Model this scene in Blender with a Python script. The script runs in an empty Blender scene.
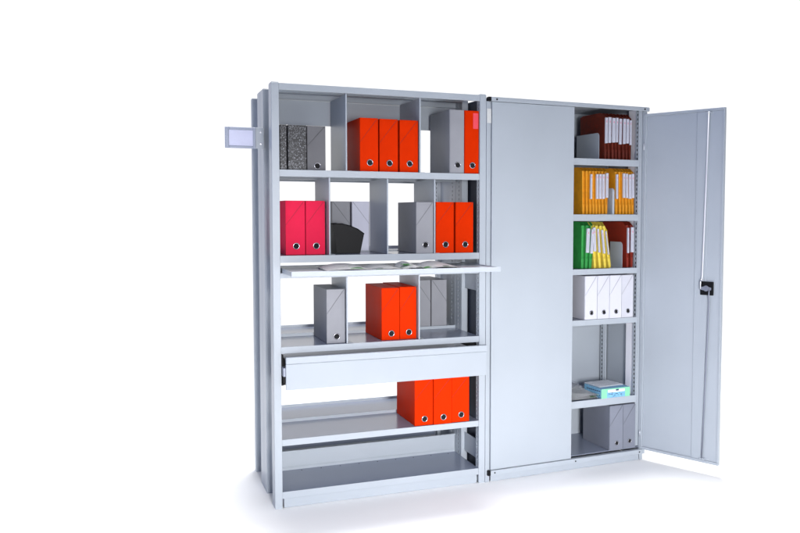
import bpy, bmesh, math, random
from mathutils import Vector, Matrix
random.seed(7)
S = bpy.context.scene
COL = S.collection
R = math.radians

# ------------------------------------------------------------------ materials
def mat(name, col, rough=.45, metal=0.0, bump=0.0, bscale=300, var=0.0, vscale=6, coat=0.0, alpha=1.0, spec=.5):
    m = bpy.data.materials.new(name); m.use_nodes = True
    nt = m.node_tree; b = nt.nodes['Principled BSDF']
    b.inputs['Base Color'].default_value = (*col, 1)
    b.inputs['Roughness'].default_value = rough
    b.inputs['Metallic'].default_value = metal
    b.inputs['Coat Weight'].default_value = coat
    b.inputs['Alpha'].default_value = alpha
    b.inputs['Specular IOR Level'].default_value = spec
    tc = nt.nodes.new('ShaderNodeTexCoord')
    if bump:
        n = nt.nodes.new('ShaderNodeTexNoise'); n.inputs['Scale'].default_value = bscale; n.inputs['Detail'].default_value = 3
        nt.links.new(tc.outputs['Object'], n.inputs['Vector'])
        bp = nt.nodes.new('ShaderNodeBump'); bp.inputs['Strength'].default_value = bump; bp.inputs['Distance'].default_value = .001
        nt.links.new(n.outputs['Fac'], bp.inputs['Height']); nt.links.new(bp.outputs['Normal'], b.inputs['Normal'])
    if var:
        n = nt.nodes.new('ShaderNodeTexNoise'); n.inputs['Scale'].default_value = vscale; n.inputs['Detail'].default_value = 5
        nt.links.new(tc.outputs['Object'], n.inputs['Vector'])
        r = nt.nodes.new('ShaderNodeMapRange'); r.inputs['From Min'].default_value = .3; r.inputs['From Max'].default_value = .7
        r.inputs['To Min'].default_value = 1 - var; r.inputs['To Max'].default_value = 1 + var
        nt.links.new(n.outputs['Fac'], r.inputs['Value'])
        if 'board' in name or 'card' in name:      # each file has aged a little differently
            oi = nt.nodes.new('ShaderNodeObjectInfo'); ad = nt.nodes.new('ShaderNodeMath'); ad.operation = 'MULTIPLY_ADD'
            ad.inputs[1].default_value = .10; nt.links.new(oi.outputs['Random'], ad.inputs[0])
            sb = nt.nodes.new('ShaderNodeMath'); sb.operation = 'SUBTRACT'; sb.inputs[1].default_value = .05; nt.links.new(r.outputs['Result'], sb.inputs[0])
            nt.links.new(sb.outputs[0], ad.inputs[2]); r_out = ad.outputs[0]
        else: r_out = r.outputs['Result']
        mx = nt.nodes.new('ShaderNodeVectorMath'); mx.operation = 'SCALE'; mx.inputs[0].default_value = col
        nt.links.new(r_out, mx.inputs['Scale']); nt.links.new(mx.outputs['Vector'], b.inputs['Base Color'])
        r2 = nt.nodes.new('ShaderNodeMapRange'); r2.inputs['To Min'].default_value = max(.05, rough - .08); r2.inputs['To Max'].default_value = rough + .1
        nt.links.new(n.outputs['Fac'], r2.inputs['Value']); nt.links.new(r2.outputs['Result'], b.inputs['Roughness'])
    return m

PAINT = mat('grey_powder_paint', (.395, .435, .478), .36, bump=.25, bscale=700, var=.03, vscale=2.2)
PAINTSHADE = mat('shaded_grey_powder_paint', (.25, .285, .37), .22)  # same grey paint, darkened and blued to carry the shade inside the bays
TRAY = mat('tray_paint', (.47, .51, .56), .42, bump=.15, bscale=600)
TRAYTOP = mat('tray_top_lit_gloss', (.78, .80, .84), .16)  # tray top whitened: light from above put into its colour
DARK = mat('black_plastic', (.004, .004, .005), .5, bump=.1, spec=.2)
HOLE = mat('dark_opening', (.004, .004, .005), .9)
CHROME = mat('bright_steel', (.75, .76, .8), .2, metal=1)
RINGM = mat('nickel_ring', (.42, .42, .45), .22, metal=1)
RODL = mat('light_steel_rod', (.72, .73, .78), .5, metal=.2)
RODM = mat('dull_steel_rod', (.25, .27, .33), .45, metal=.5)
STRIP = mat('white_enamel', (.90, .90, .95), .5)
STEEL = mat('zinc_steel', (.62, .64, .68), .35, metal=.7)
RED = mat('orange_red_board', (.62, .025, .0), .5, bump=.35, bscale=260, var=.05, vscale=9, spec=.03)
PINK = mat('raspberry_red_board', (.78, .022, .075), .5, bump=.3, bscale=260, var=.05, vscale=9, spec=.03)
GREYB = mat('grey_board', (.28, .285, .31), .55, bump=.35, bscale=260, var=.06, vscale=9, spec=.3)
GREYD = mat('dark_grey_board', (.14, .14, .15), .55, bump=.35, bscale=260, var=.06, vscale=9, spec=.3)
PALEB = mat('pale_grey_board', (.60, .61, .72), .55, bump=.3, bscale=260, var=.04, vscale=9)
WHITEB = mat('white_board', (.60, .605, .66), .5, bump=.3, bscale=260, var=.03, vscale=9)
GREYC = mat('blue_grey_board', (.19, .205, .25), .5, bump=.35, bscale=260, var=.05, vscale=9)
PAPER = mat('paper_white', (.88, .89, .90), .6, bump=.2, bscale=120, var=.05, vscale=30)
TAB = mat('tab_plastic', (.52, .53, .60), .35, var=.06, vscale=50)
TABLINE = mat('tab_seam', (.30, .31, .38), .5)
RUST = mat('rust_red_card', (.13, .013, .003), .6, bump=.3, bscale=200, var=.25, vscale=40)
YEL = mat('yellow_card', (.70, .30, .010), .55, bump=.3, bscale=200, var=.12, vscale=40)
LEM = mat('lemon_card', (.78, .62, .08), .55, bump=.3, bscale=200, var=.12, vscale=40)
GRN = mat('green_card', (.03, .30, .06), .55, bump=.3, bscale=200, var=.12, vscale=40)
MAR = mat('dark_red_card', (.24, .02, .008), .55, bump=.3, bscale=200, var=.15, vscale=40)
STICK = mat('pink_sticker', (.80, .07, .10), .35)
TAPE = mat('aged_sticker', (.60, .61, .60), .4, var=.05, vscale=60)
INSERT = mat('label_card', (.66, .68, .86), .5, var=.03, vscale=20)
FRAME = mat('label_frame_grey', (.36, .40, .50), .45)
MINT = mat('mint_green_print', (.24, .66, .40), .45)
BLUE = mat('sky_blue_print', (.20, .46, .68), .45, var=.15, vscale=60)
NAVY = mat('navy_ink', (.03, .05, .12), .5)
GREENINK = mat('green_ink', (.06, .42, .05), .5)
PINKINK = mat('pink_ink', (.7, .2, .3), .5)

def marble():
    m = bpy.data.materials.new('marbled_paper'); m.use_nodes = True; nt = m.node_tree; b = nt.nodes['Principled BSDF']
    tc = nt.nodes.new('ShaderNodeTexCoord'); n = nt.nodes.new('ShaderNodeTexNoise')
    n.inputs['Scale'].default_value = 95; n.inputs['Detail'].default_value = 6; n.inputs['Distortion'].default_value = 2.2
    cr = nt.nodes.new('ShaderNodeValToRGB'); cr.color_ramp.elements[0].position = .54; cr.color_ramp.elements[0].color = (.006, .006, .008, 1)
    cr.color_ramp.elements[1].position = .66; cr.color_ramp.elements[1].color = (.30, .31, .34, 1)
    nt.links.new(tc.outputs['Object'], n.inputs['Vector']); nt.links.new(n.outputs['Fac'], cr.inputs['Fac'])
    nt.links.new(cr.outputs['Color'], b.inputs['Base Color']); b.inputs['Roughness'].default_value = .4
    return m
MARBLE = marble()
def plastic_bag():
    m = mat('clear_film', (.70, .74, .82), .12, bump=.8, bscale=60)
    b = m.node_tree.nodes['Principled BSDF']; b.inputs['Alpha'].default_value = .2
    return m
FILM = plastic_bag()
def printed():
    m = bpy.data.materials.new('printed_page'); m.use_nodes = True; nt = m.node_tree; b = nt.nodes['Principled BSDF']
    tc = nt.nodes.new('ShaderNodeTexCoord'); v = nt.nodes.new('ShaderNodeTexVoronoi'); v.inputs['Scale'].default_value = 16; v.distance = 'CHEBYCHEV'
    cr = nt.nodes.new('ShaderNodeValToRGB'); e = cr.color_ramp.elements; cr.color_ramp.interpolation = 'CONSTANT'
    e[0].position = 0; e[0].color = (.9, .9, .91, 1); e[1].position = .76; e[1].color = (.15, .42, .12, 1)
    x = e.new(.80); x.color = (.9, .9, .91, 1); x = e.new(.9); x.color = (.5, .52, .56, 1)
    nt.links.new(tc.outputs['Object'], v.inputs['Vector']); nt.links.new(v.outputs['Color'], cr.inputs['Fac'])
    nt.links.new(cr.outputs['Color'], b.inputs['Base Color']); b.inputs['Roughness'].default_value = .3
    return m
PRINT = printed()

# ------------------------------------------------------------------ mesh helpers
class MB:
    def __init__(s): s.bm = bmesh.new(); s.mats = []
    def mi(s, m):
        if m not in s.mats: s.mats.append(m)
        return s.mats.index(m)
    def _add(s, tmp, m, M=None):
        i = s.mi(m)
        for f in tmp.faces: f.material_index = i
        if M is not None: tmp.transform(M)
        me = bpy.data.meshes.new('t'); tmp.to_mesh(me); tmp.free(); s.bm.from_mesh(me); bpy.data.meshes.remove(me)
    def box(s, x0, x1, y0, y1, z0, z1, m, bev=.0012, M=None, seg=1):
        t = bmesh.new(); bmesh.ops.create_cube(t, size=1)
        t.transform(Matrix.Translation(((x0+x1)/2, (y0+y1)/2, (z0+z1)/2)) @ Matrix.Diagonal((x1-x0, y1-y0, z1-z0, 1)))
        b = min(bev, .35*min(x1-x0, y1-y0, z1-z0))
        if b > 1e-5: bmesh.ops.bevel(t, geom=list(t.edges), offset=b, segments=seg, affect='EDGES', profile=.6)
        s._add(t, m, M); return s
    def prism(s, pts, a0, a1, m, axis='x', bev=0, M=None):
        """polygon pts extruded along axis; for x pts are (y,z), for y pts are (x,z), for z pts are (x,y)"""
        t = bmesh.new()
        mk = {'x': lambda p, a: (a, p[0], p[1]), 'y': lambda p, a: (p[0], a, p[1]), 'z': lambda p, a: (p[0], p[1], a)}[axis]
        v0 = [t.verts.new(mk(p, a0)) for p in pts]; v1 = [t.verts.new(mk(p, a1)) for p in pts]
        t.faces.new(v0); t.faces.new(v1[::-1]); n = len(pts)
        for i in range(n): t.faces.new((v0[i], v1[i], v1[(i+1) % n], v0[(i+1) % n]))
        bmesh.ops.recalc_face_normals(t, faces=t.faces)
        if bev: bmesh.ops.bevel(t, geom=list(t.edges), offset=bev, segments=1, affect='EDGES')
        s._add(t, m, M); return s
    def tube(s, path, r, m, n=10, M=None):
        t = bmesh.new(); rings = []
        for i, p in enumerate(path):
            p = Vector(p); a = Vector(path[max(i-1, 0)]); b = Vector(path[min(i+1, len(path)-1)]); d = (b-a).normalized()
            u = d.orthogonal().normalized() if i == 0 else (u - d*u.dot(d)).normalized(); w = d.cross(u)
            rings.append([t.verts.new(p + r*(u*math.cos(k*2*math.pi/n) + w*math.sin(k*2*math.pi/n))) for k in range(n)])
        for a, b in zip(rings, rings[1:]):
            for k in range(n): t.faces.new((a[k], a[(k+1) % n], b[(k+1) % n], b[k]))
        t.faces.new(rings[0][::-1]); t.faces.new(rings[-1])
        bmesh.ops.recalc_face_normals(t, faces=t.faces)
        for f in t.faces: f.smooth = len(f.verts) == 4
        s._add(t, m, M); return s
    def disc(s, x, y0, y1, z, r, m, n=24, M=None):       # short cylinder along y
        return s.prism([(x+r*math.cos(k*2*math.pi/n), z+r*math.sin(k*2*math.pi/n)) for k in range(n)], y0, y1, m, 'y', M=M)
    def ring(s, x, y, z, R_, r, m, M=None, n=28, k=10):
        t = bmesh.new(); rr = []
        for i in range(n):
            a = 2*math.pi*i/n; c = Vector((math.cos(a), 0, math.sin(a)))
            rr.append([t.verts.new(Vector((x, y, z)) + c*(R_ + r*math.cos(j*2*math.pi/k)) + Vector((0, r*math.sin(j*2*math.pi/k), 0))) for j in range(k)])
        for i in range(n):
            for j in range(k): t.faces.new((rr[i][j], rr[i][(j+1) % k], rr[(i+1) % n][(j+1) % k], rr[(i+1) % n][j])).smooth = True
        bmesh.ops.recalc_face_normals(t, faces=t.faces)
        s._add(t, m, M); return s
    def grid(s, fn, nu, nv, m, thick=0.0):
        t = bmesh.new(); g = [[t.verts.new(fn(i/nu, j/nv)) for j in range(nv+1)] for i in range(nu+1)]
        for i in range(nu):
            for j in range(nv): t.faces.new((g[i][j], g[i+1][j], g[i+1][j+1], g[i][j+1])).smooth = True
        if thick: bmesh.ops.solidify(t, geom=list(t.faces), thickness=thick)
        bmesh.ops.recalc_face_normals(t, faces=t.faces)
        s._add(t, m); return s
    def build(s, name, parent=None, off=(0, 0, 0), loc=None, rz=0):
        me = bpy.data.meshes.new(name); s.bm.to_mesh(me); s.bm.free()
        for m in s.mats: me.materials.append(m)
        o = bpy.data.objects.new(name, me); COL.objects.link(o)
        o.location = loc if loc is not None else (-off[0], -off[1], -off[2]); o.rotation_euler.z = rz
        if parent: o.parent = parent
        return o
def thing(name, label, cat, loc, rz=0, group=None):
    o = bpy.data.objects.new(name, None); COL.objects.link(o); o.empty_display_size = .1
    o.location = loc; o.rotation_euler.z = rz; tag(o, label, cat, group); return o
def tag(o, label, cat, group=None):
    o['label'] = label; o['category'] = cat
    if group: o['group'] = group
    return o

# cupboard frame: its own small rotation next to the shelving
CA, CX0, CY0 = .04655, 1.1858, -.0071
def cw(x, y, z): c, s = math.cos(CA), math.sin(CA); return (CX0 + x*c - y*s, CY0 + x*s + y*c, z)

# ------------------------------------------------------------------ setting
fl = MB(); fl.box(-3.6, 6, -8, 4.5, -.05, 0, mat('white_studio_floor', (.93, .93, .93), .9, var=.005, vscale=1, spec=.1), bev=0)
f = fl.build('floor'); f['kind'] = 'structure'

# ------------------------------------------------------------------ shelving unit
W = 1.186
BO = (.593, .37, 0)
unit = thing('shelving_unit', 'open grey steel shelving with a drawer and pull-out shelf, left of the cupboard', 'shelving unit', BO)
def P(mb, name, par=unit): return mb.build(name, par, BO if par is unit else (0, 0, 0))

def post(x0, ya, yb, inner, lip, name='post', front=True):
    """folded sheet upright: x0 outer side start, inner = +1 if the inside is towards +x"""
    m = MB(); w = .038
    xo0, xo1 = (x0, x0+.003) if inner > 0 else (x0+w-.003, x0+w)
    xi0, xi1 = (x0+w-.003, x0+w) if inner > 0 else (x0, x0+.003)
    m.box(x0, x0+w, ya, ya+.003, 0, 2.2, PAINT, .001)                       # front face
    m.box(xo0, xo1, ya+.0032, yb, 0, 2.2, PAINT, .0008)                     # outer side
    # perforated inner flange made of rails and rungs
    yl = min(ya+lip, yb)
    h = (ya+.0032 + yl)/2; sw = .006
    m.box(xi0, xi1, ya+.0032, h-sw, .004, 2.196, PAINT, 0)
    m.box(xi0, xi1, h+sw, yl, .004, 2.196, PAINT, 0)
    z = .03
    while z < 2.17:
        m.box(xi0+.0002, xi1-.0002, h-sw, h+sw, z, z+.0125, PAINT, 0); z += .025
    m.box(x0+.004, x0+w-.004, yl-.003, yl-.0005, .004, 2.196, HOLE, 0)
    m.box(x0+.0035, x0+w-.0035, yb-.003, yb, .002, 2.198, PAINT, 0)         # back return
    m.box(x0+.002, x0+w-.002, ya+.004, yb-.001, 2.2005, 2.204, DARK if False else PAINT, .001)
    m.box(x0+.002, x0+w-.002, ya+.004, yb-.004, .0005, .006, DARK, .001)    # glide
    return m
for x0, inner in ((0, 1), (W-.038, -1)):
    for ya, yb, lip in ((0, .085 if inner > 0 else .046, .045), (.268, .371, .1), (.374, .478, .1), (.68, .73, .05)):
        P(post(x0, ya, yb, inner, lip), 'post')
# side braces (plates between the front and rear uprights)
for x0, s in ((.0385, 1), (W-.018, -1)):
    for z0, z1 in ((.12, .232), (1.097, 1.285)):
        m = MB(); m.box(x0, x0+.004, .04, .275, z0, z1, PAINT, .001); P(m, 'side_brace')
    m = MB(); m.box(x0, x0+.004, .47, .685, .10, 2.17, PAINT, .001); P(m, 'side_panel')

def shelf(ztop, h, ya, yb, frontlip=True, rear=0.0, name='shelf', x0=.0385, x1=W-.0385):
    m = MB()
    m.box(x0, x1, ya+.002, yb-.002, ztop-.003, ztop-.0005, PAINTSHADE, 0)
    m.box(x0, x1, ya, ya+.002, ztop-h, ztop, PAINT, .0008)                  # front edge
    m.box(x0, x1, ya+.0022, ya+.018, ztop-h, ztop-h+.002, PAINT, 0)         # return
    m.box(x0, x1, yb-.002, yb, ztop-h, ztop+rear, PAINT, .0008)             # rear edge
    m.box(x0, x1, yb-.018, yb-.0022, ztop-h, ztop-h+.002, PAINT, 0)
    for k in range(1, 3):                                                   # stiffening channel below
        y = ya + (yb-ya)*k/3
        m.box(x0+.01, x1-.01, y-.02, y+.02, ztop-.014, ztop-.0032, PAINT, 0)
    # small punched slots along the rear of the plate
    n = 10 if ztop < .1 else 0
    for i in range(n):
        x = x0 + (i+.5)*(x1-x0)/n
        m.disc(0, 0, .0008, 0, .0035, HOLE, 10, M=Matrix.Translation((x, yb-.03, ztop-.0004)) @ Matrix.Rotation(R(90), 4, 'X'))
    return P(m, name)
SH = [(1.761, .035), (1.3195, .036), (.847, .034), (.362, .033), (.0865, .036)]
for zt, h in SH:
    shelf(zt, h, .002, .371, rear=.004 if zt > 1 else .016)
    shelf(zt, h, .375, .728, rear=.016)
shelf(2.199, .034, .002, .371, name='top_panel'); shelf(2.199, .034, .375, .728, name='top_panel')
m = MB(); m.box(.0385, W-.0385, .3735, .376, .087, .197, PAINT, .001); m.box(.0385, W-.0385, .362, .3733, .19, .1965, PAINT, .0005); P(m, 'back_plate')
m = MB(); m.box(.0385, W-.0385, .7235, .7255, .103, .327, PAINTSHADE, .001); P(m, 'back_plate')
m = MB(); m.box(.0385, W-.0385, .3735, .3755, 2.027, 2.163, PAINT, .001); P(m, 'back_plate')
m = MB(); m.box(.047, W-.047, .008, .012, .001, .049, PAINT, .001); P(m, 'plinth')
m = MB(); m.box(.047, W-.047, .72, .724, .001, .049, PAINT, .001); P(m, 'plinth')

def divider(x, zt, top, ya=.004, yb=.362):
    m = MB()
    m.box(x-.001, x+.001, ya+.004, yb, zt+.0005, top, PAINT, 0)
    m.box(x-.0045, x+.0035, ya, ya+.004, zt+.0005, top, PAINT, .0015)
    m.box(x+.0012, x+.03, ya+.01, yb-.01, zt+.0005, zt+.0017, PAINT, 0)
    return P(m, 'divider')
for x in (.388, .797): divider(x, 1.761, 2.164)
for x in (.297, .613, .882): divider(x, 1.3195, 1.724)
for x in (.388, .792): divider(x, .847, 1.203)
# pull-out shelf and its carrier
m = MB(); m.box(.0385, W-.0385, .002, .365, 1.203, 1.2305, PAINT, .001); P(m, 'runner_carrier')
m = MB()
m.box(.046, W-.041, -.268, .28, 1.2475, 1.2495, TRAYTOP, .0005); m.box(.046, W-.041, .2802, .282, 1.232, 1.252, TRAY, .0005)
m.box(.044, W-.030, -.272, -.268, 1.2305, 1.2555, TRAY, .0012)
m.box(.046, .049, -.267, .28, 1.2315, 1.2545, PAINT, .0005); m.box(W-.044, W-.041, -.267, .28, 1.2315, 1.2545, PAINT, .0005)
m.box(.046, W-.041, -.267, -.25, 1.2315, 1.2335, PAINT, 0)
pull = P(m, 'pull_out_shelf')
# drawer
dr = MB()
dy = -.055
dr.box(.052, W-.014, dy, dy+.014, .632, .7655, PAINT, .0015)
dr.box(.0515, W-.0135, dy-.009, dy+.013, .768, .803, PAINT, .004, seg=2)
dr.box(.0535, W-.0155, dy+.004, dy+.012, .7656, .7679, PAINT, 0)
dr.box(.066, .068, dy+.014, .32, .65, .775, STEEL, 0); dr.box(W-.068, W-.066, dy+.014, .32, .65, .775, STEEL, 0)
dr.box(.066, W-.066, .318, .32, .65, .775, STEEL, 0); dr.box(.068, W-.068, dy+.014, .318, .65, .653, STEEL, 0)
drawer = P(dr, 'drawer')
for xa, xb in ((.041, .055), (W-.055, W-.041)):
    m = MB(); m.box(xa, xb, dy+.016, .30, .70, .745, RODM, .001); m.box(xa, xb, dy+.03, .30, .655, .66, DARK, 0); m.box(xa+.001, xb-.001, .03, .30, .641, .80, DARK, 0)
    for k in range(5): m.box(xa+.002, xb-.002, dy+.02+.012*k, dy+.026+.012*k, .664, .698, DARK, 0)
    m.build('drawer_slide', drawer)

# label holder flag on the left side of the shelving
LB = thing('sign_holder', 'blank grey framed label holder sticking out from the left side of the shelving', 'sign', (-.10, .25, 1.936))
def L(mb, n): return mb.build(n, LB, (-.10, .25, 1.936))
m = MB(); x0, x1, z0, z1 = -.202, -.044, 1.880, 1.992
m.box(x0, x1, .250, .253, z0, z1, FRAME, .001)
m.box(x0, x0+.020, .244, .2498, z0, z1, FRAME, .002); m.box(x1-.014, x1, .244, .2498, z0, z1, FRAME, .002)
m.box(x0+.0202, x1-.0142, .244, .2498, z1-.016, z1, FRAME, .002); m.box(x0+.0202, x1-.0142, .244, .2498, z0, z0+.013, FRAME, .002)
L(m, 'frame')
m = MB(); m.box(x0+.021, x1-.0145, .2475, .2495, z0+.0135, z1-.0165, INSERT, 0); L(m, 'label_insert')
m = MB(); m.box(x1+.0003, -.0005, .248, .251, z0, z1, PAINT, .0006); m.box(-.0035, -.0008, .251, .30, z0, z1, PAINT, .0006)
for z in (z0+.025, z1-.025): m.disc(-.018, .2455, .248, z, .004, CHROME, 14)
L(m, 'bracket')

# ------------------------------------------------------------------ box files
GROOVE_SHADE = {}
for mm in (RED, PINK, GREYB, GREYD, PALEB, WHITEB, GREYC):
    c = mm.node_tree.nodes['Principled BSDF'].inputs['Base Color'].default_value
    GROOVE_SHADE[mm.name] = mat('groove_shade_of_' + mm.name, tuple(.60*v for v in c[:3]), .8)  # darker board colour painting the shade inside the slanting groove
def fring(r=.0165):
    m = MB(); m.ring(0, -.001, 0, r, .0025, RINGM); m.disc(0, -.0012, .001, 0, r-.001, HOLE); return m
def boxfile(name, label, cat, x, z, w, h, d, mt, y=.03, cup=False, group=None, diag=True, ringz=.165, ring=True, back=False, rz=0.0, sticker=False):
    """x = left edge of the front, y = front, all in the frame of its shelf"""
    y += random.uniform(-.003, .004)
    c = (x+w/2, y+d/2)
    loc = cw(c[0], c[1], z+.0006) if cup else (c[0], c[1], z+.0006)
    t = thing(name, label, cat, loc, (CA if cup else 0) + (math.pi if back else 0) + rz, group)
    X0, X1, Y0, Y1 = -w/2+.0006, w/2-.0006, -d/2, d/2
    b = MB(); s = .0026
    b.box(X0, X1, Y0+s, Y1, 0, h, mt, .0015)
    if diag:
        g = .0009; zl = h*.545; q = .0008
        # the front is two card flaps meeting along a slanting cut
        lo = [(X0+q, .001), (X1-q, .001), (X1-q, h-.0032), (X1-.003, h-.0032), (X0+q, zl-.0012)]
        up = [(X0+q, zl+.003), (X1-.007, h-.0012), (X0+q, h-.0012)]
        if back:    # the far side of a file: the cut runs over the rear panel
            for pl in (lo, up): b.prism([(p[0], p[1]) for p in pl], Y1+.0001, Y1+s, mt, 'y')
        for pl in (lo, up): b.prism(pl, Y0, Y0+s-.0002, mt, 'y')
        gap = [(X0+q, zl-.0022), (X1-q, h-.0042), (X1-.0072, h-.0012), (X0+q, zl+.0032)]
        b.prism(gap, Y0+s-.0007, Y0+s-.0001, GROOVE_SHADE[mt.name], 'y')
        if back: b.prism([(p[0], p[1]) for p in gap], Y1+.0001, Y1+.0006, GROOVE_SHADE[mt.name], 'y')
    else:
        b.box(X0+.002, X1-.002, Y0-.001, Y0+s-.0002, .002, h-.002, mt, .001)
    b.build('body', t)
    if ring:
        o = fring(.0125 if cup else .0155); r = o.build('finger_ring', t, loc=(.004 if w > .08 else 0, Y0-.0002 - (0 if diag else .001), h*ringz))
    if sticker:
        k = MB(); k.box(X1-.036, X1-.006, Y0-.0018, Y0-.0012, h-.10, h-.014, STICK, 0); k.build('label_sticker', t)
    return t

# row 1
Z1, Z2, Z3, Z4 = 1.761, 1.3195, .847, .362
boxfile('binder', 'thin black marbled binder squeezed against the left post on the top shelf', 'binder', .043, Z1, .037, .229, .30, MARBLE, .02, diag=False, ring=False)
boxfile('binder', 'wide black and white marbled binder on the top shelf beside a dark grey file', 'binder', .084, Z1, .098, .229, .30, MARBLE, .02, diag=False, ring=False)
boxfile('box_file', 'dark grey box file right of the marbled binders on the top shelf', 'box file', .184, Z1, .098, .229, .28, GREYD, .02, ringz=.10)
G = 'orange-red box files on the open shelving'
boxfile('box_file', 'orange-red box file on the top shelf, left one of the middle three', 'box file', .464, Z1, .101, .283, .30, RED, .02, group=G)
boxfile('box_file', 'orange-red box file on the top shelf between two other orange-red files', 'box file', .5725, Z1, .104, .282, .30, RED, .02, group=G)
boxfile('box_file', 'orange-red box file on the top shelf, right one of the middle three against the divider', 'box file', .685, Z1, .106, .281, .30, RED, .02, group=G)
boxfile('lever_file', 'tall grey file on the top shelf left of the tall red one', 'file', .969, Z1, .088, .350, .32, GREYB, .01, diag=False, ringz=.13)
boxfile('lever_file', 'tall red file with pink spine sticker, right end of the top shelf', 'file', 1.059, Z1, .088, .349, .32, RED, .01, diag=False, ringz=.13, sticker=True)
# row 2
G2 = 'raspberry red box files'
boxfile('box_file', 'raspberry red box file nearest the left post on the second shelf', 'box file', .079, Z2, .1035, .284, .31, PINK, .08, group=G2, ringz=.16)
boxfile('box_file', 'raspberry red box file on the second shelf, right of its twin and beside the divider', 'box file', .1855, Z2, .1035, .284, .31, PINK, .08, group=G2, ringz=.16)
G3 = 'files filed from the rear side'
boxfile('box_file', 'mid grey box file seen from behind, above the black holder on the second shelf', 'box file', .398, Z2, .105, .286, .31, GREYB, .392, back=True, group=G3)
boxfile('box_file', 'pale lilac-grey box file seen from behind, right of the black holder', 'box file', .514, Z2, .105, .286, .31, PALEB, .392, back=True, group=G3)
boxfile('box_file', 'mid grey box file on the second shelf left of two orange-red files', 'box file', .776, Z2, .1005, .281, .33, GREYB, .012)
boxfile('box_file', 'orange-red box file on the second shelf right beside the mid grey file', 'box file', .893, Z2, .107, .282, .33, RED, .015, group=G)
boxfile('box_file', 'orange-red box file at the right end of the second shelf', 'box file', 1.008, Z2, .107, .282, .33, RED, .015, group=G)
# row 3
boxfile('box_file', 'grey box file standing alone on the shelf above the drawer', 'box file', .283, Z3, .1005, .288, .33, GREYB, .035, ringz=.125)
boxfile('box_file', 'orange-red box file on the shelf above the drawer, left of the pair', 'box file', .586, Z3, .103, .285, .33, RED, .035, group=G, ringz=.125)
boxfile('box_file', 'orange-red box file on the shelf above the drawer, against the divider', 'box file', .6905, Z3, .0965, .288, .33, RED, .035, group=G, ringz=.13)
boxfile('box_file', 'pale grey box file seen from behind above the drawer, next to the divider', 'box file', .905, Z3, .098, .29, .30, GREYB, .41, back=True, group=G3)
boxfile('box_file', 'pale grey box file seen from behind above the drawer, nearest the right post', 'box file', 1.008, Z3, .098, .29, .30, GREYB, .41, back=True, group=G3)
# row 4
boxfile('box_file', 'orange-red box file under the drawer, left one of three', 'box file', .767, Z4, .108, .262, .33, RED, .008, group=G, ringz=.14)
boxfile('box_file', 'orange-red box file under the drawer, middle one of three', 'box file', .8765, Z4, .108, .262, .33, RED, .008, group=G, ringz=.15)
boxfile('box_file', 'orange-red box file under the drawer, right one of three', 'box file', .986, Z4, .107, .262, .33, RED, .008, group=G, ringz=.16)

# black holder on row 2
hb = (.44, .19, Z2+.0006)
t = thing('magazine_holder', 'black tapered plastic holder with a slanting top on the second shelf', 'holder', hb)
def slab(pts, y0, y1, tp): # front polygon, slightly narrower at the back
    return MB().prism(pts, y0, y1, DARK, 'y', bev=.002)
fp = [(-.072, 0), (-.095, .160), (-.045, .161), (.000, .150), (.045, .131), (.080, .106), (.058, 0)]
m = MB(); m.prism(fp, -.045, -.042, DARK, 'y'); m.prism(fp, .088, .091, DARK, 'y')
m.prism([(-.072, 0), (-.095, .160), (-.092, .160), (-.069, 0)], -.0418, .0878, DARK, 'y'); m.prism([(.058, 0), (.080, .106), (.077, .106), (.055, 0)], -.0418, .0878, DARK, 'y')
m.prism([(-.069, 0), (.055, 0), (.055, .003), (-.069, .003)], -.0418, .0878, DARK, 'y')
m.build('body', t)
m = MB()
for a, b in zip(fp[1:], fp[2:6]):
    m.tube([(a[0], -.0435, a[1]), (b[0], -.0435, b[1])], .0028, DARK, 8); m.tube([(a[0], .0895, a[1]), (b[0], .0895, b[1])], .0028, DARK, 8)
m.tube([(-.0935, -.045, .161), (-.0935, .091, .161)], .0028, DARK, 8); m.tube([(.0785, -.045, .106), (.0785, .091, .106)], .0028, DARK, 8)
m.build('rim', t)
m = MB()
for k in range(4): m.prism([(-.06+.022*k, .004), (-.076+.022*k, .13-.012*k), (-.060+.022*k, .13-.012*k), (-.045+.022*k, .004)], -.039, .084, DARK, 'y')
m.build('contents', t)

# open magazines on the pull-out shelf
def magazine(label, x0, x1, ya, yb, hl, hr, mid):
    zb = 1.2500
    t = thing('magazine', label, 'magazine', ((x0+x1)/2, (ya+yb)/2, zb), 0, 'open magazines on the pull-out shelf')
    cx, cy = (x0+x1)/2, (ya+yb)/2
    for side, (a, b, hh) in enumerate(((x0, mid, hl), (mid, x1, hr))):
        def top(u, v, a=a, b=b, hh=hh, side=side):
            s_ = u if side == 0 else 1-u      # 0 at outer edge, 1 at the fold
            z = hh*(math.sin(math.pi*min(1, s_*1.02))**.8)*(.62+.75*v) + .0035 + .004*v
            return Vector((a+(b-a)*u-cx, ya+(yb-ya)*v-cy + .006*math.sin(3*u), z))
        m = MB(); m.grid(top, 22, 6, PRINT, .0008)
        for k in (1, 2, 3):
            m.grid(lambda u, v, k=k: top(u, v) - Vector((0, .002*k, min(.0012*k, top(u, v).z-.002))), 18, 3, PAPER, .0004)
        m.build('page_block', t)
        if (side == 0) == (mid < .6):    # dark lens-shaped strip under the page arch, along the front edge
            e = [(a+(b-a)*k/14-cx, max(.0006, .66*(hh*math.sin(math.pi*k/14)**1.2))) for k in range(15)]
            m = MB(); m.prism([(a-cx, .0003)] + e[1:-1] + [(b-cx, .0003)], ya-cy-.006, ya-cy-.003, DARK, 'y'); m.build('dark_arch', t)
        m = MB(); m.grid(lambda u, v: Vector((top(u, v).x, top(u, v).y + .012, max(.0008, (top(u, v).z-.0085)))), 18, 3, PAPER, .0004)
        m.build('back_page', t)
    return t
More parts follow.
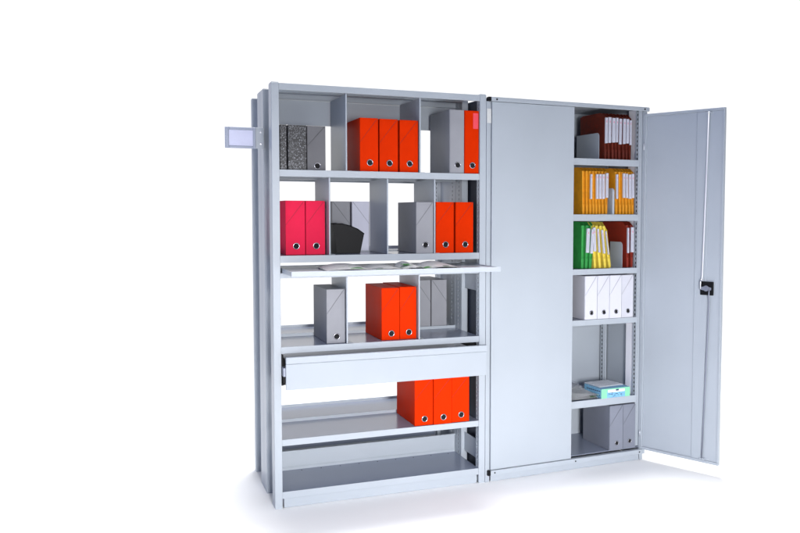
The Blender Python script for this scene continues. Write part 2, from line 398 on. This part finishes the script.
magazine('open magazine with a dark arched front edge, left on the pull-out shelf', .225, .625, -.250, -.03, .015, .010, .465)
magazine('open magazine with green print and steep arched page, centre right of the pull-out shelf', .630, .945, -.250, -.03, .018, .017, .745)
m = MB()
m.grid(lambda u, v: Vector((-.018+.036*u, -.02+.06*v, .010*math.sin(math.pi*(.25+.6*v)) + .004)), 8, 8, GREENINK, .0006)
o = m.build('leaflet', loc=(.655, -.17, 1.262)); tag(o, 'small curled leaflet printed green lying on the open magazine', 'leaflet')

# ------------------------------------------------------------------ cupboard
CB = (.553, .225, 0)
cup = thing('storage_cupboard', 'grey two-door steel cupboard with its right door open, beside the shelving', 'cupboard', cw(*CB), CA)
def Cc(mb, n, par=None): return mb.build(n, par or cup, CB if par is None else (0, 0, 0))
D = .45; CWd = 1.107
SIDESHADE = mat('shaded_side_paint', (.045, .055, .08), .5, bump=.15, bscale=600)  # grey side painted dark to stand for its shade beside the shelving
m = MB(); m.box(.024, .026, .022, D, .002, 2.186, SIDESHADE, 0); Cc(m, 'side_panel')
m = MB(); m.box(CWd-.012, CWd-.010, .022, D, .002, 2.186, PAINT, 0); Cc(m, 'side_panel')
m = MB(); m.box(.0262, CWd-.0122, D-.004, D-.002, .002, 2.186, PAINT, 0); Cc(m, 'back_panel')
m = MB(); m.box(.0262, CWd-.0122, .018, D-.0045, 2.184, 2.186, PAINT, 0); m.box(.02, CWd-.004, -.010, D, 2.1865, 2.1905, PAINT, .001)
m.box(.0245, CWd-.018, -.011, .004, 2.1665, 2.1863, PAINT, .0012)
for x in (.058, 1.072): m.disc(x, -.0124, -.0112, 2.177, .0055, HOLE)
Cc(m, 'top_rail')
for x in (.006, CWd-.0175):
    m = MB(); m.box(x, x+.0175, -.0125, .016, 2.1665, 2.190, DARK if x < .1 else PAINT, .002)
    if x > .1: m.box(x+.0145, x+.0188, -.010, .015, 2.166, 2.1885, DARK, .001)
    Cc(m, 'corner_cap')
# front frame uprights
for sx in (0, 1):
    m = MB()
    if sx == 0:
        m.box(.002, .017, .004, .022, .0, 2.166, PAINT, .001); m.box(.0172, .031, .009, .022, .0, 2.166, PAINT, .001)
    else:
        m.box(CWd-.028, CWd-.004, .006, .022, .0, 2.166, PAINT, .001)
    Cc(m, 'frame_upright')
# perforated uprights inside, with real slots
def perf(xp, ya, yb, name='slotted_upright', pitch=.0268, mt=PAINT, face=-1):
    m = MB(); yc = (ya+yb)/2; sw = .0065
    m.box(xp, xp+.0025, ya, yc-sw, .085, 2.182, mt, 0); m.box(xp, xp+.0025, yc+sw, yb, .085, 2.182, mt, 0)
    z = .09
    while z < 2.16: m.box(xp+.0002, xp+.0023, yc-sw, yc+sw, z, z+.0125, mt, 0); z += pitch
    m.box(xp+.009, xp+.011, ya, yb, .085, 2.182, HOLE, 0)
    m.box(xp+.0027, xp+.025, ya, ya+.002, .085, 2.182, mt, 0); m.box(xp+.0027, xp+.025, yb-.002, yb, .085, 2.182, mt, 0)
    return Cc(m, name)
perf(1.055, .024, .058); perf(1.062, .39, .425)
m = MB(); m.box(1.0635, 1.093, .0585, .142, .085, 2.182, STRIP, .001); Cc(m, 'wall_strip')
# shelves
def cshelf(zt, h, name='shelf', x0=.028, x1=1.0545):
    m = MB(); m.box(x0, x1, .024, .385, zt-.003, zt-.0005, PAINTSHADE, 0); m.box(x0, x1, .022, .024, zt-h, zt, PAINT, .0008)
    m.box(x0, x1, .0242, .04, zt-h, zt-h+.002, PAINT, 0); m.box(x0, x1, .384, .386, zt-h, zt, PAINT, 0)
    m.box(x0, x1, .386, .442, zt-.003, zt-.0006, PAINTSHADE, 0)
    if name == 'shelf':
        m.box(.68, .80, .0212, .0219, zt-h+.0005, zt-.0005, PAINT, 0)       # riveted joint plate on the shelf edge
    return Cc(m, name)
CS = [(1.869, .040), (1.535, .039), (1.2065, .034), (.899, .034), (.408, .044)]
for zt, h in CS: cshelf(zt, h)
m = MB(); m.box(.0262, CWd-.013, .018, D-.006, .0775, .0805, PAINTSHADE, 0); Cc(m, 'base_shelf')
m = MB(); m.box(.0305, CWd-.018, -.011, .0175, .040, .068, PAINT, .0015)
for x in (.056, 1.068, .60): m.disc(x, -.0124, -.0112, .054, .0045, HOLE)
Cc(m, 'bottom_rail')
for x in (.012, CWd-.0175):
    m = MB(); m.box(x, x+.0175, -.0125, .016, .040, .0695, DARK if x < .1 else PAINT, .002)
    if x > .1: m.box(x+.0145, x+.0188, -.010, .015, .041, .068, DARK, .001)
    Cc(m, 'corner_cap')
m = MB(); m.box(.0365, CWd-.0335, .006, .010, .001, .0395, PAINT, .001); Cc(m, 'plinth')
# sticker on the frame
m = MB(); m.box(.0035, .029, .0025, .0038, 2.045, 2.125, TAPE, 0); Cc(m, 'sticker')
# left door (closed)
m = MB(); m.box(.0335, .5735, -.002, .016, .0705, 2.1645, PAINT, .002, seg=2)
ld = m.build('door', cup, CB); ld['label'] = 'closed plain left door'
# right door (open): local x from the hinge, local y = 0 on the inner face
ang = R(-67.8)
m = MB(); u0, u1, z0, z1 = -.004, .5185, .0700, 2.1500
m.box(u0, u1, .010, .018, z0, z1, PAINT, .0015)                            # outer skin
m.box(u0, u1, -.004, .0098, z1-.016, z1, PAINT, .0012); m.box(u0, u1, -.004, .0098, z0, z0+.016, PAINT, .0012)
m.box(u0, u0+.014, -.004, .0098, z0+.0162, z1-.0162, PAINT, .0012); m.box(u1-.011, u1, -.004, .0098, z0+.0162, z1-.0162, PAINT, .0012)
m.box(u0+.0142, .344, .004, .0095, z0+.0162, z1-.0162, PAINT, .001)         # inner skin
m.box(.3445, .422, -.001, .0095, z0+.0162, z1-.0162, PAINT, .0015)           # lock channel
m.box(.4215, .5078, .001, .0095, z0+.0162, z1-.0162, PAINT, .0015)
od = m.build('door', cup); hx = CWd-.022
od.location = (hx-CB[0], .0-CB[1], 0); od.rotation_euler.z = ang; od['label'] = 'open right door showing its inner side with lock rods'
m = MB(); m.box(.389, .470, -.012, .0008, 1.066, 1.146, DARK, .012, seg=3)
m.disc(.428, -.017, -.0122, 1.106, .017, RODM, 28); m.disc(.428, -.021, -.0171, 1.106, .009, RODM, 20)
m.prism([(.394, 1.112), (.394, 1.098), (.428, 1.092), (.462, 1.098), (.462, 1.112), (.428, 1.120)], -.0205, -.0172, RODM, 'y', bev=.001)
m.tube([(.399, -.013, 1.104), (.399, -.026, 1.104), (.399, -.026, 1.145), (.401, -.02, 1.16)], .0042, CHROME)
m.build('lock', od)
m = MB(); m.tube([(.452, -.022, 1.108), (.448, -.018, 1.06), (.4475, -.012, 1.03), (.433, -.010, .56), (.418, -.009, .088)], .0042, RODM)
m.box(.404, .436, -.013, .0008, .090, .0985, PAINT, .001); m.build('lock_rod', od)
m = MB(); m.tube([(.401, -.018, 1.150), (.4018, -.012, 1.18), (.4125, -.010, 1.65), (.4235, -.009, 2.132)], .0046, RODL)
m.box(.410, .438, -.013, .0008, 2.122, 2.130, PAINT, .001); m.build('lock_rod', od)
for z in (.17, 1.95):
    m = MB(); m.tube([(-.004, -.008, z-.02), (-.004, -.008, z+.02)], .004, STEEL); m.box(-.002, .013, -.0085, -.0045, z-.014, z+.014, PAINT, .001); m.build('hinge', od)

# ---- contents of the cupboard
G4 = 'white box files in the cupboard'
wl = ['white box file in the cupboard, left one of four', 'white box file in the cupboard, second of four from the left',
      'white box file in the cupboard, third of four from the left', 'white box file in the cupboard, right one beside the slotted upright']
for i, l in enumerate(wl):
    boxfile('box_file', l, 'box file', .676+.0890*i, .899, .0875, .264, .32, WHITEB, .025, cup=True, group=G4, ringz=.155)
G5 = 'grey box files in the cupboard bottom'
boxfile('box_file', 'grey box file on the cupboard floor, left one with its long side showing', 'box file', .859, .0805, .0990, .276, .30, GREYC, .010, cup=True, group=G5, ringz=.15)
boxfile('box_file', 'grey box file on the cupboard floor beside the right upright', 'box file', .9595, .0805, .0940, .276, .30, GREYC, .016, cup=True, group=G5, ringz=.16)

def folder(label, x, zt, w, mt, tab=True, tilt=0.0, y=.05, h=.283, group=None, tw=None, tz=(.098, .247), d=.27, dz=0.0):
    t = thing('suspension_file', label, 'hanging file', cw(x, y, zt+.0008), CA, group)
    t.rotation_euler.y = tilt
    pr = [(0, .004), (.012, 0), (d, 0), (d, h-.01), (d-.03, h), (.042, h), (0, tz[1]+.006)]
    m = MB()
    for s_ in (-1, 1):                                    # two covers opening slightly towards the top
        t1, t0 = w/2, w*.30
        b = bmesh.new()
        def xx(z): return s_*(t0 + (t1-t0)*min(1, z/.12))
        va = [b.verts.new((xx(p[1]), p[0], p[1])) for p in pr]; vb = [b.verts.new((xx(p[1])-s_*.0012, p[0], p[1])) for p in pr]
        b.faces.new(va); b.faces.new(vb[::-1])
        for i in range(len(pr)): b.faces.new((va[i], vb[i], vb[(i+1) % len(pr)], va[(i+1) % len(pr)]))
        bmesh.ops.recalc_face_normals(b, faces=b.faces); m._add(b, mt)
    m.box(-w*.29, w*.29, .003, d-.004, .001, .06, mt, .001)
    m.box(-w*.34, w*.34, .010, d-.006, .06, h-.022, mt, .001)
    m.build('cover', t)
    m = MB(); n = 3
    for k in range(n):
        px = -w*.3 + w*.6*(k+.5)/n; m.box(px-.0012, px+.0012, random.uniform(.03, .05), d-.01, .012, h-.05+random.uniform(-.008, .006), PAPER, 0)
    m.build('papers', t)
    if tab:
        tw = tw or w*.62
        m = MB(); q = random.uniform(-.006, .005); tw *= random.uniform(.85, 1.08); m.box(-tw/2, tw/2, -.009, .004, tz[0]+q, tz[1]+dz+q, TAB, .0012); m.box(-tw*.05, tw*.05, -.0093, -.0089, tz[0]+q+.01, tz[1]+q-.04, TABLINE, 0)
        m.box(-tw*.12, tw*.12, -.0098, -.0092, tz[1]-.03+dz, tz[1]-.018+dz, PINKINK, 0)
        m.build('index_tab', t)
    return t
def bookend(label, x, zt, h, d, y=.05, th=.0018):
    t = thing('bookend', label, 'bookend', cw(x, y, zt+.0004), CA, 'steel bookends in the cupboard')
    m = MB(); r = .022
    pl = [(0, 0), (d, 0), (d, h)] + [(r-r*math.sin(a*math.pi/12), h-r+r*math.cos(a*math.pi/12)) for a in range(0, 7)]
    m.prism(pl, -th/2, th/2, PAINT, 'x'); m.build('plate', t)
    m = MB(); m.box(-.09, -th/2-.0002, .004, d-.004, 0, .0016, PAINT, 0); m.build('foot', t)
    return t
# top: rust red folders
xs = [.828, .852, .882, .905, .930, .960, .984, 1.008]
wd = [.023, .023, .027, .020, .025, .025, .021, .018]
names = ['leftmost', 'second', 'third', 'fourth', 'fifth', 'sixth', 'seventh', 'rightmost']
for i, (x, w) in enumerate(zip(xs, wd)):
    lab = f'rust-red hanging file with a white tab on the cupboard top shelf, {names[i]}' + ('' if i in (0, 7) else ' from the left')
    folder(lab, x+.005, 1.869, w, RUST, tilt=R(random.uniform(-.6, .9)), tz=(.098+random.uniform(-.006, .004), .252-.001*i), group='rust-red hanging files', tw=w*.8, y=.055)
bookend('grey steel bookend with a wide plate left of the rust-red files', .782, 1.869, .158, .25)
# second: yellow folders
xl = [.672, .697, .722, .745, .766, .788, .812, .836, .857]; 
for i, x in enumerate(xl[:8]):
    folder(['yellow hanging file at the far left of the second cupboard shelf', 'yellow hanging file without a tab, second from the left', 'yellow hanging file with a narrow single tab, third from the left',
            'yellow hanging file without a tab, fourth from the left', 'yellow hanging file with white tab, fifth from the left on its shelf', 'yellow hanging file with white tab, sixth from the left on its shelf',
            'yellow hanging file with pinkish white tab, second before the thin bookend', 'yellow hanging file with white tab directly left of the thin bookend'][i],
           x+.004, 1.535, .024, YEL, tab=i in (2, 4, 5, 6, 7), tilt=R(random.uniform(-.8, .5)), group='yellow hanging files', tw=.017 if i > 3 else .013)
bookend('thin grey bookend standing edge-on between the yellow files', .880, 1.535, .160, .2, y=.034, th=.014)
xr = [.915, .942, .966, .990, 1.014, 1.036]
for i, x in enumerate(xr):
    folder(['yellow hanging file with a narrow tab directly right of the thin bookend', 'yellow hanging file without tab, second right of the thin bookend', 'yellow hanging file with pinkish tab, third right of the thin bookend',
            'yellow hanging file with white tab, fourth right of the thin bookend', 'yellow hanging file with a wide white tab, second from the right', 'yellow hanging file with a wide white tab at the right end'][i],
           x, 1.535, .024, YEL, tab=i != 1, tilt=R(-1.5 if i > 2 else -.5), group='yellow hanging files', tw=.014 if i < 4 else .02)
# third: green, lemon, dark red
for i, x in enumerate((.672, .700, .728)):
    folder(['green hanging file at the left end of the third cupboard shelf', 'green hanging file with white tab between two green files', 'green hanging file with white tab beside the lemon yellow ones'][i],
           x, 1.2065, .028, GRN, tab=i > 0, tilt=R(1.5+i*.8), group='green hanging files', tw=.020, tz=(.093, .24))
for i, x in enumerate((.764, .800, .838, .872)):
    folder(['lemon yellow hanging file next to the green ones', 'lemon yellow hanging file with a white tab, second of the leaning four', 'lemon yellow hanging file with a white tab, third of the leaning four',
            'lemon yellow hanging file leaning most, last before the bookend'][i],
           x, 1.2065, .026, LEM, tab=True, tilt=R(-3.2-2.0*i), group='lemon yellow hanging files', tw=(.018, .013, .014, .006)[i], tz=(.10-.006*i, .245-.006*i))
bookend('grey steel bookend with a rounded corner between the lemon and dark red files', .962, 1.2065, .158, .13)
for i, x in enumerate((1.003, 1.034)):
    folder(['dark red hanging file with a thin white tab right of the rounded bookend', 'dark red hanging file with a wider white tab beside the slotted upright'][i],
           x, 1.2065, .024, MAR, tab=True, tilt=R(-.5), group='dark red hanging files', tw=(.011, .020)[i], tz=(.09, .245))

# shelf with the printed box and papers
bl = cw(.905, .115, .4084)
t = thing('printed_box', 'small light blue and mint green printed box on the cupboard shelf', 'box', bl, CA)
m = MB(); m.box(-.105, .105, -.095, .095, 0, .058, BLUE, .0015)
m.box(-.1055, -.064, -.0962, -.0952, .0005, .0575, MINT, 0); m.box(.070, .1055, -.0962, -.0952, .0005, .0575, MINT, 0)
m.box(-.0638, .0698, -.0962, -.0952, .042, .0575, MINT, 0)
m.box(-.058, .066, -.0968, -.0963, .034, .050, PAPER, 0)
m.build('carton', t)
m = MB(); m.box(.0, .022, -.0975, -.0969, .041, .051, NAVY, 0)
random.seed(3)
for k in range(16):
    a = -.055+random.random()*.11; z = .006+random.random()*.022; m.box(a, a+.004+random.random()*.01, -.0968, -.0963, z, z+.0028, NAVY, 0)
for k in range(7):                       # lines of print on the long side
    a = -.085+.022*k; m.box(-.1064, -.1058, a, a+.017, .040-.0008*k, .0455-.0008*k, NAVY, 0)
for k in range(10):
    a = -.08+.016*k; m.box(-.1064, -.1058, a, a+random.uniform(.005, .012), .014, .019, MINT if k % 2 else NAVY, 0)
m.build('print', t)
# loose sheets
t = thing('paper_stack', 'stack of loose white papers and brochures left of the printed box', 'paper stack', cw(.69, .14, .4084), CA)
random.seed(11)
for k in range(7):
    a = R(random.uniform(-12, 12)); 
    def sh(u, v, k=k): return Vector((-.10+.20*u, -.11+.23*v, .0012+.0035*k + .010*(k/6)*(math.sin(3*u+2*v+k)**2) ))
    m = MB(); m.grid(sh, 10, 8, PAPER if k != 4 else PRINT, .0006); o = m.build('sheet', t); o.rotation_euler.z = a; o.location = (random.uniform(-.012, .008), random.uniform(-.008, .012), 0)
# film wrapped packs behind and on the box
def pack(label, cxy, z, sx, sy, h, rz, seed):
    t = thing('film_pack', label, 'packet', cw(*cxy, z), CA+rz, 'film wrapped packets in the cupboard')
    rnd = random.Random(seed); ph = [rnd.uniform(0, 6) for _ in range(6)]
    m = MB(); m.box(-sx*.46, sx*.46, -sy*.46, sy*.46, .0008, h*.55, PAPER if seed % 2 else GREYB, .002); m.build('contents', t)
    def tp(u, v):
        e = min(u, 1-u, v, 1-v); k = min(1, e/.10)
        return Vector((sx*(u-.5)*1.08, sy*(v-.5)*1.08, .0012 + h*k*(.78+.14*math.sin(14*u+ph[0]+3*v)*math.sin(11*v+ph[1])+.09*math.sin(37*u+ph[2]-21*v))))
    m = MB(); m.grid(tp, 40, 40, FILM, .0004); m.build('wrapper', t)
pack('clear film wrapped packet lying on top of the printed box', (.905, .15),   .4668, .20, .17, .010, R(4), 1)
pack('clear film wrapped packet behind the paper stack against the back', (.73, .335), .4092, .20, .13, .05, R(-6), 2)

# ------------------------------------------------------------------ world, lamps, camera
w = bpy.data.worlds.new('World'); S.world = w; w.use_nodes = True; nt = w.node_tree
bg = nt.nodes['Background']
tc = nt.nodes.new('ShaderNodeTexCoord'); sp = nt.nodes.new('ShaderNodeSeparateXYZ'); nt.links.new(tc.outputs['Generated'], sp.inputs[0])
# added fill, no real room: white backdrop behind, dimmer and bluer elsewhere
def mix(c0, c1, sock, lo, hi):
    mr = nt.nodes.new('ShaderNodeMapRange'); mr.interpolation_type = 'SMOOTHSTEP'; mr.inputs['From Min'].default_value = lo; mr.inputs['From Max'].default_value = hi
    nt.links.new(sock, mr.inputs['Value']); x = nt.nodes.new('ShaderNodeMix'); x.data_type = 'RGBA'
    for i, c in ((6, c0), (7, c1)):
        if isinstance(c, tuple): x.inputs[i].default_value = c
        else: nt.links.new(c, x.inputs[i])
    nt.links.new(mr.outputs['Result'], x.inputs[0]); return x.outputs[2]
side = mix((.05, .11, .36, 1), (.12, .135, .17, 1), sp.outputs['X'], -.7, .2)    # left blue, right neutral
side = mix(side, (.72, .72, .73, 1), sp.outputs['Z'], .50, .85)                   # added overhead glow, fills the floor shadow
dt = nt.nodes.new('ShaderNodeVectorMath'); dt.operation = 'DOT_PRODUCT'; nt.links.new(tc.outputs['Generated'], dt.inputs[0])
dt.inputs[1].default_value = (math.sin(R(20)), math.cos(R(20)), 0)
wc = mix(side, (1.04, 1.04, 1.05, 1), dt.outputs['Value'], .42, .62)               # lit backdrop
nt.links.new(wc, bg.inputs['Color']); bg.inputs['Strength'].default_value = 1.0

def area(name, loc, target, size, energy, col, sy=None, spread=180):
    l = bpy.data.lights.new(name, 'AREA'); l.energy = energy; l.color = col; l.size = size; l.spread = R(spread)
    if sy: l.shape = 'RECTANGLE'; l.size_y = sy
    o = bpy.data.objects.new(name, l); COL.objects.link(o); o.location = loc
    o.rotation_euler = (Vector(target)-Vector(loc)).to_track_quat('-Z', 'Y').to_euler(); return o
area('added_overhead_lamp', (2.0, 3.3, 20.0), (1.0, .4, 0), 4.2, 3600, (1, .995, .98))  # unseen lamp added high up to keep the floor white
area('added_front_lamp', (.0, -5.6, 1.45), (1.15, 0, -.7), 1.0, 70, (.985, .98, 1), spread=72)  # unseen lamp added in front, beam narrowed so light fades upward

cam = bpy.data.cameras.new('camera'); co = bpy.data.objects.new('camera', cam); COL.objects.link(co); S.camera = co
F, PI_, YA, RO = 835.816, .05608, .38883, .00301
cam.sensor_width = 36; cam.lens = F/800*36; cam.shift_x = (400-466.96)/800; cam.shift_y = (259.28-266.5)/800
cam.clip_start = .05; cam.clip_end = 200
fwd = Vector((math.sin(YA)*math.cos(PI_), math.cos(YA)*math.cos(PI_), -math.sin(PI_)))
rt = Vector((math.cos(YA), -math.sin(YA), 0)); up = rt.cross(fwd)
R2 = rt*math.cos(RO)+up*math.sin(RO); U2 = -rt*math.sin(RO)+up*math.cos(RO)
M = Matrix((R2, U2, -fwd)).transposed().to_4x4(); M.translation = Vector((-.6986, -4.32115, 1.54535)); co.matrix_world = M
S.render.engine = 'CYCLES'
S.view_settings.view_transform = 'Standard'; S.view_settings.look = 'None'; S.view_settings.exposure = .1; S.view_settings.gamma = 1
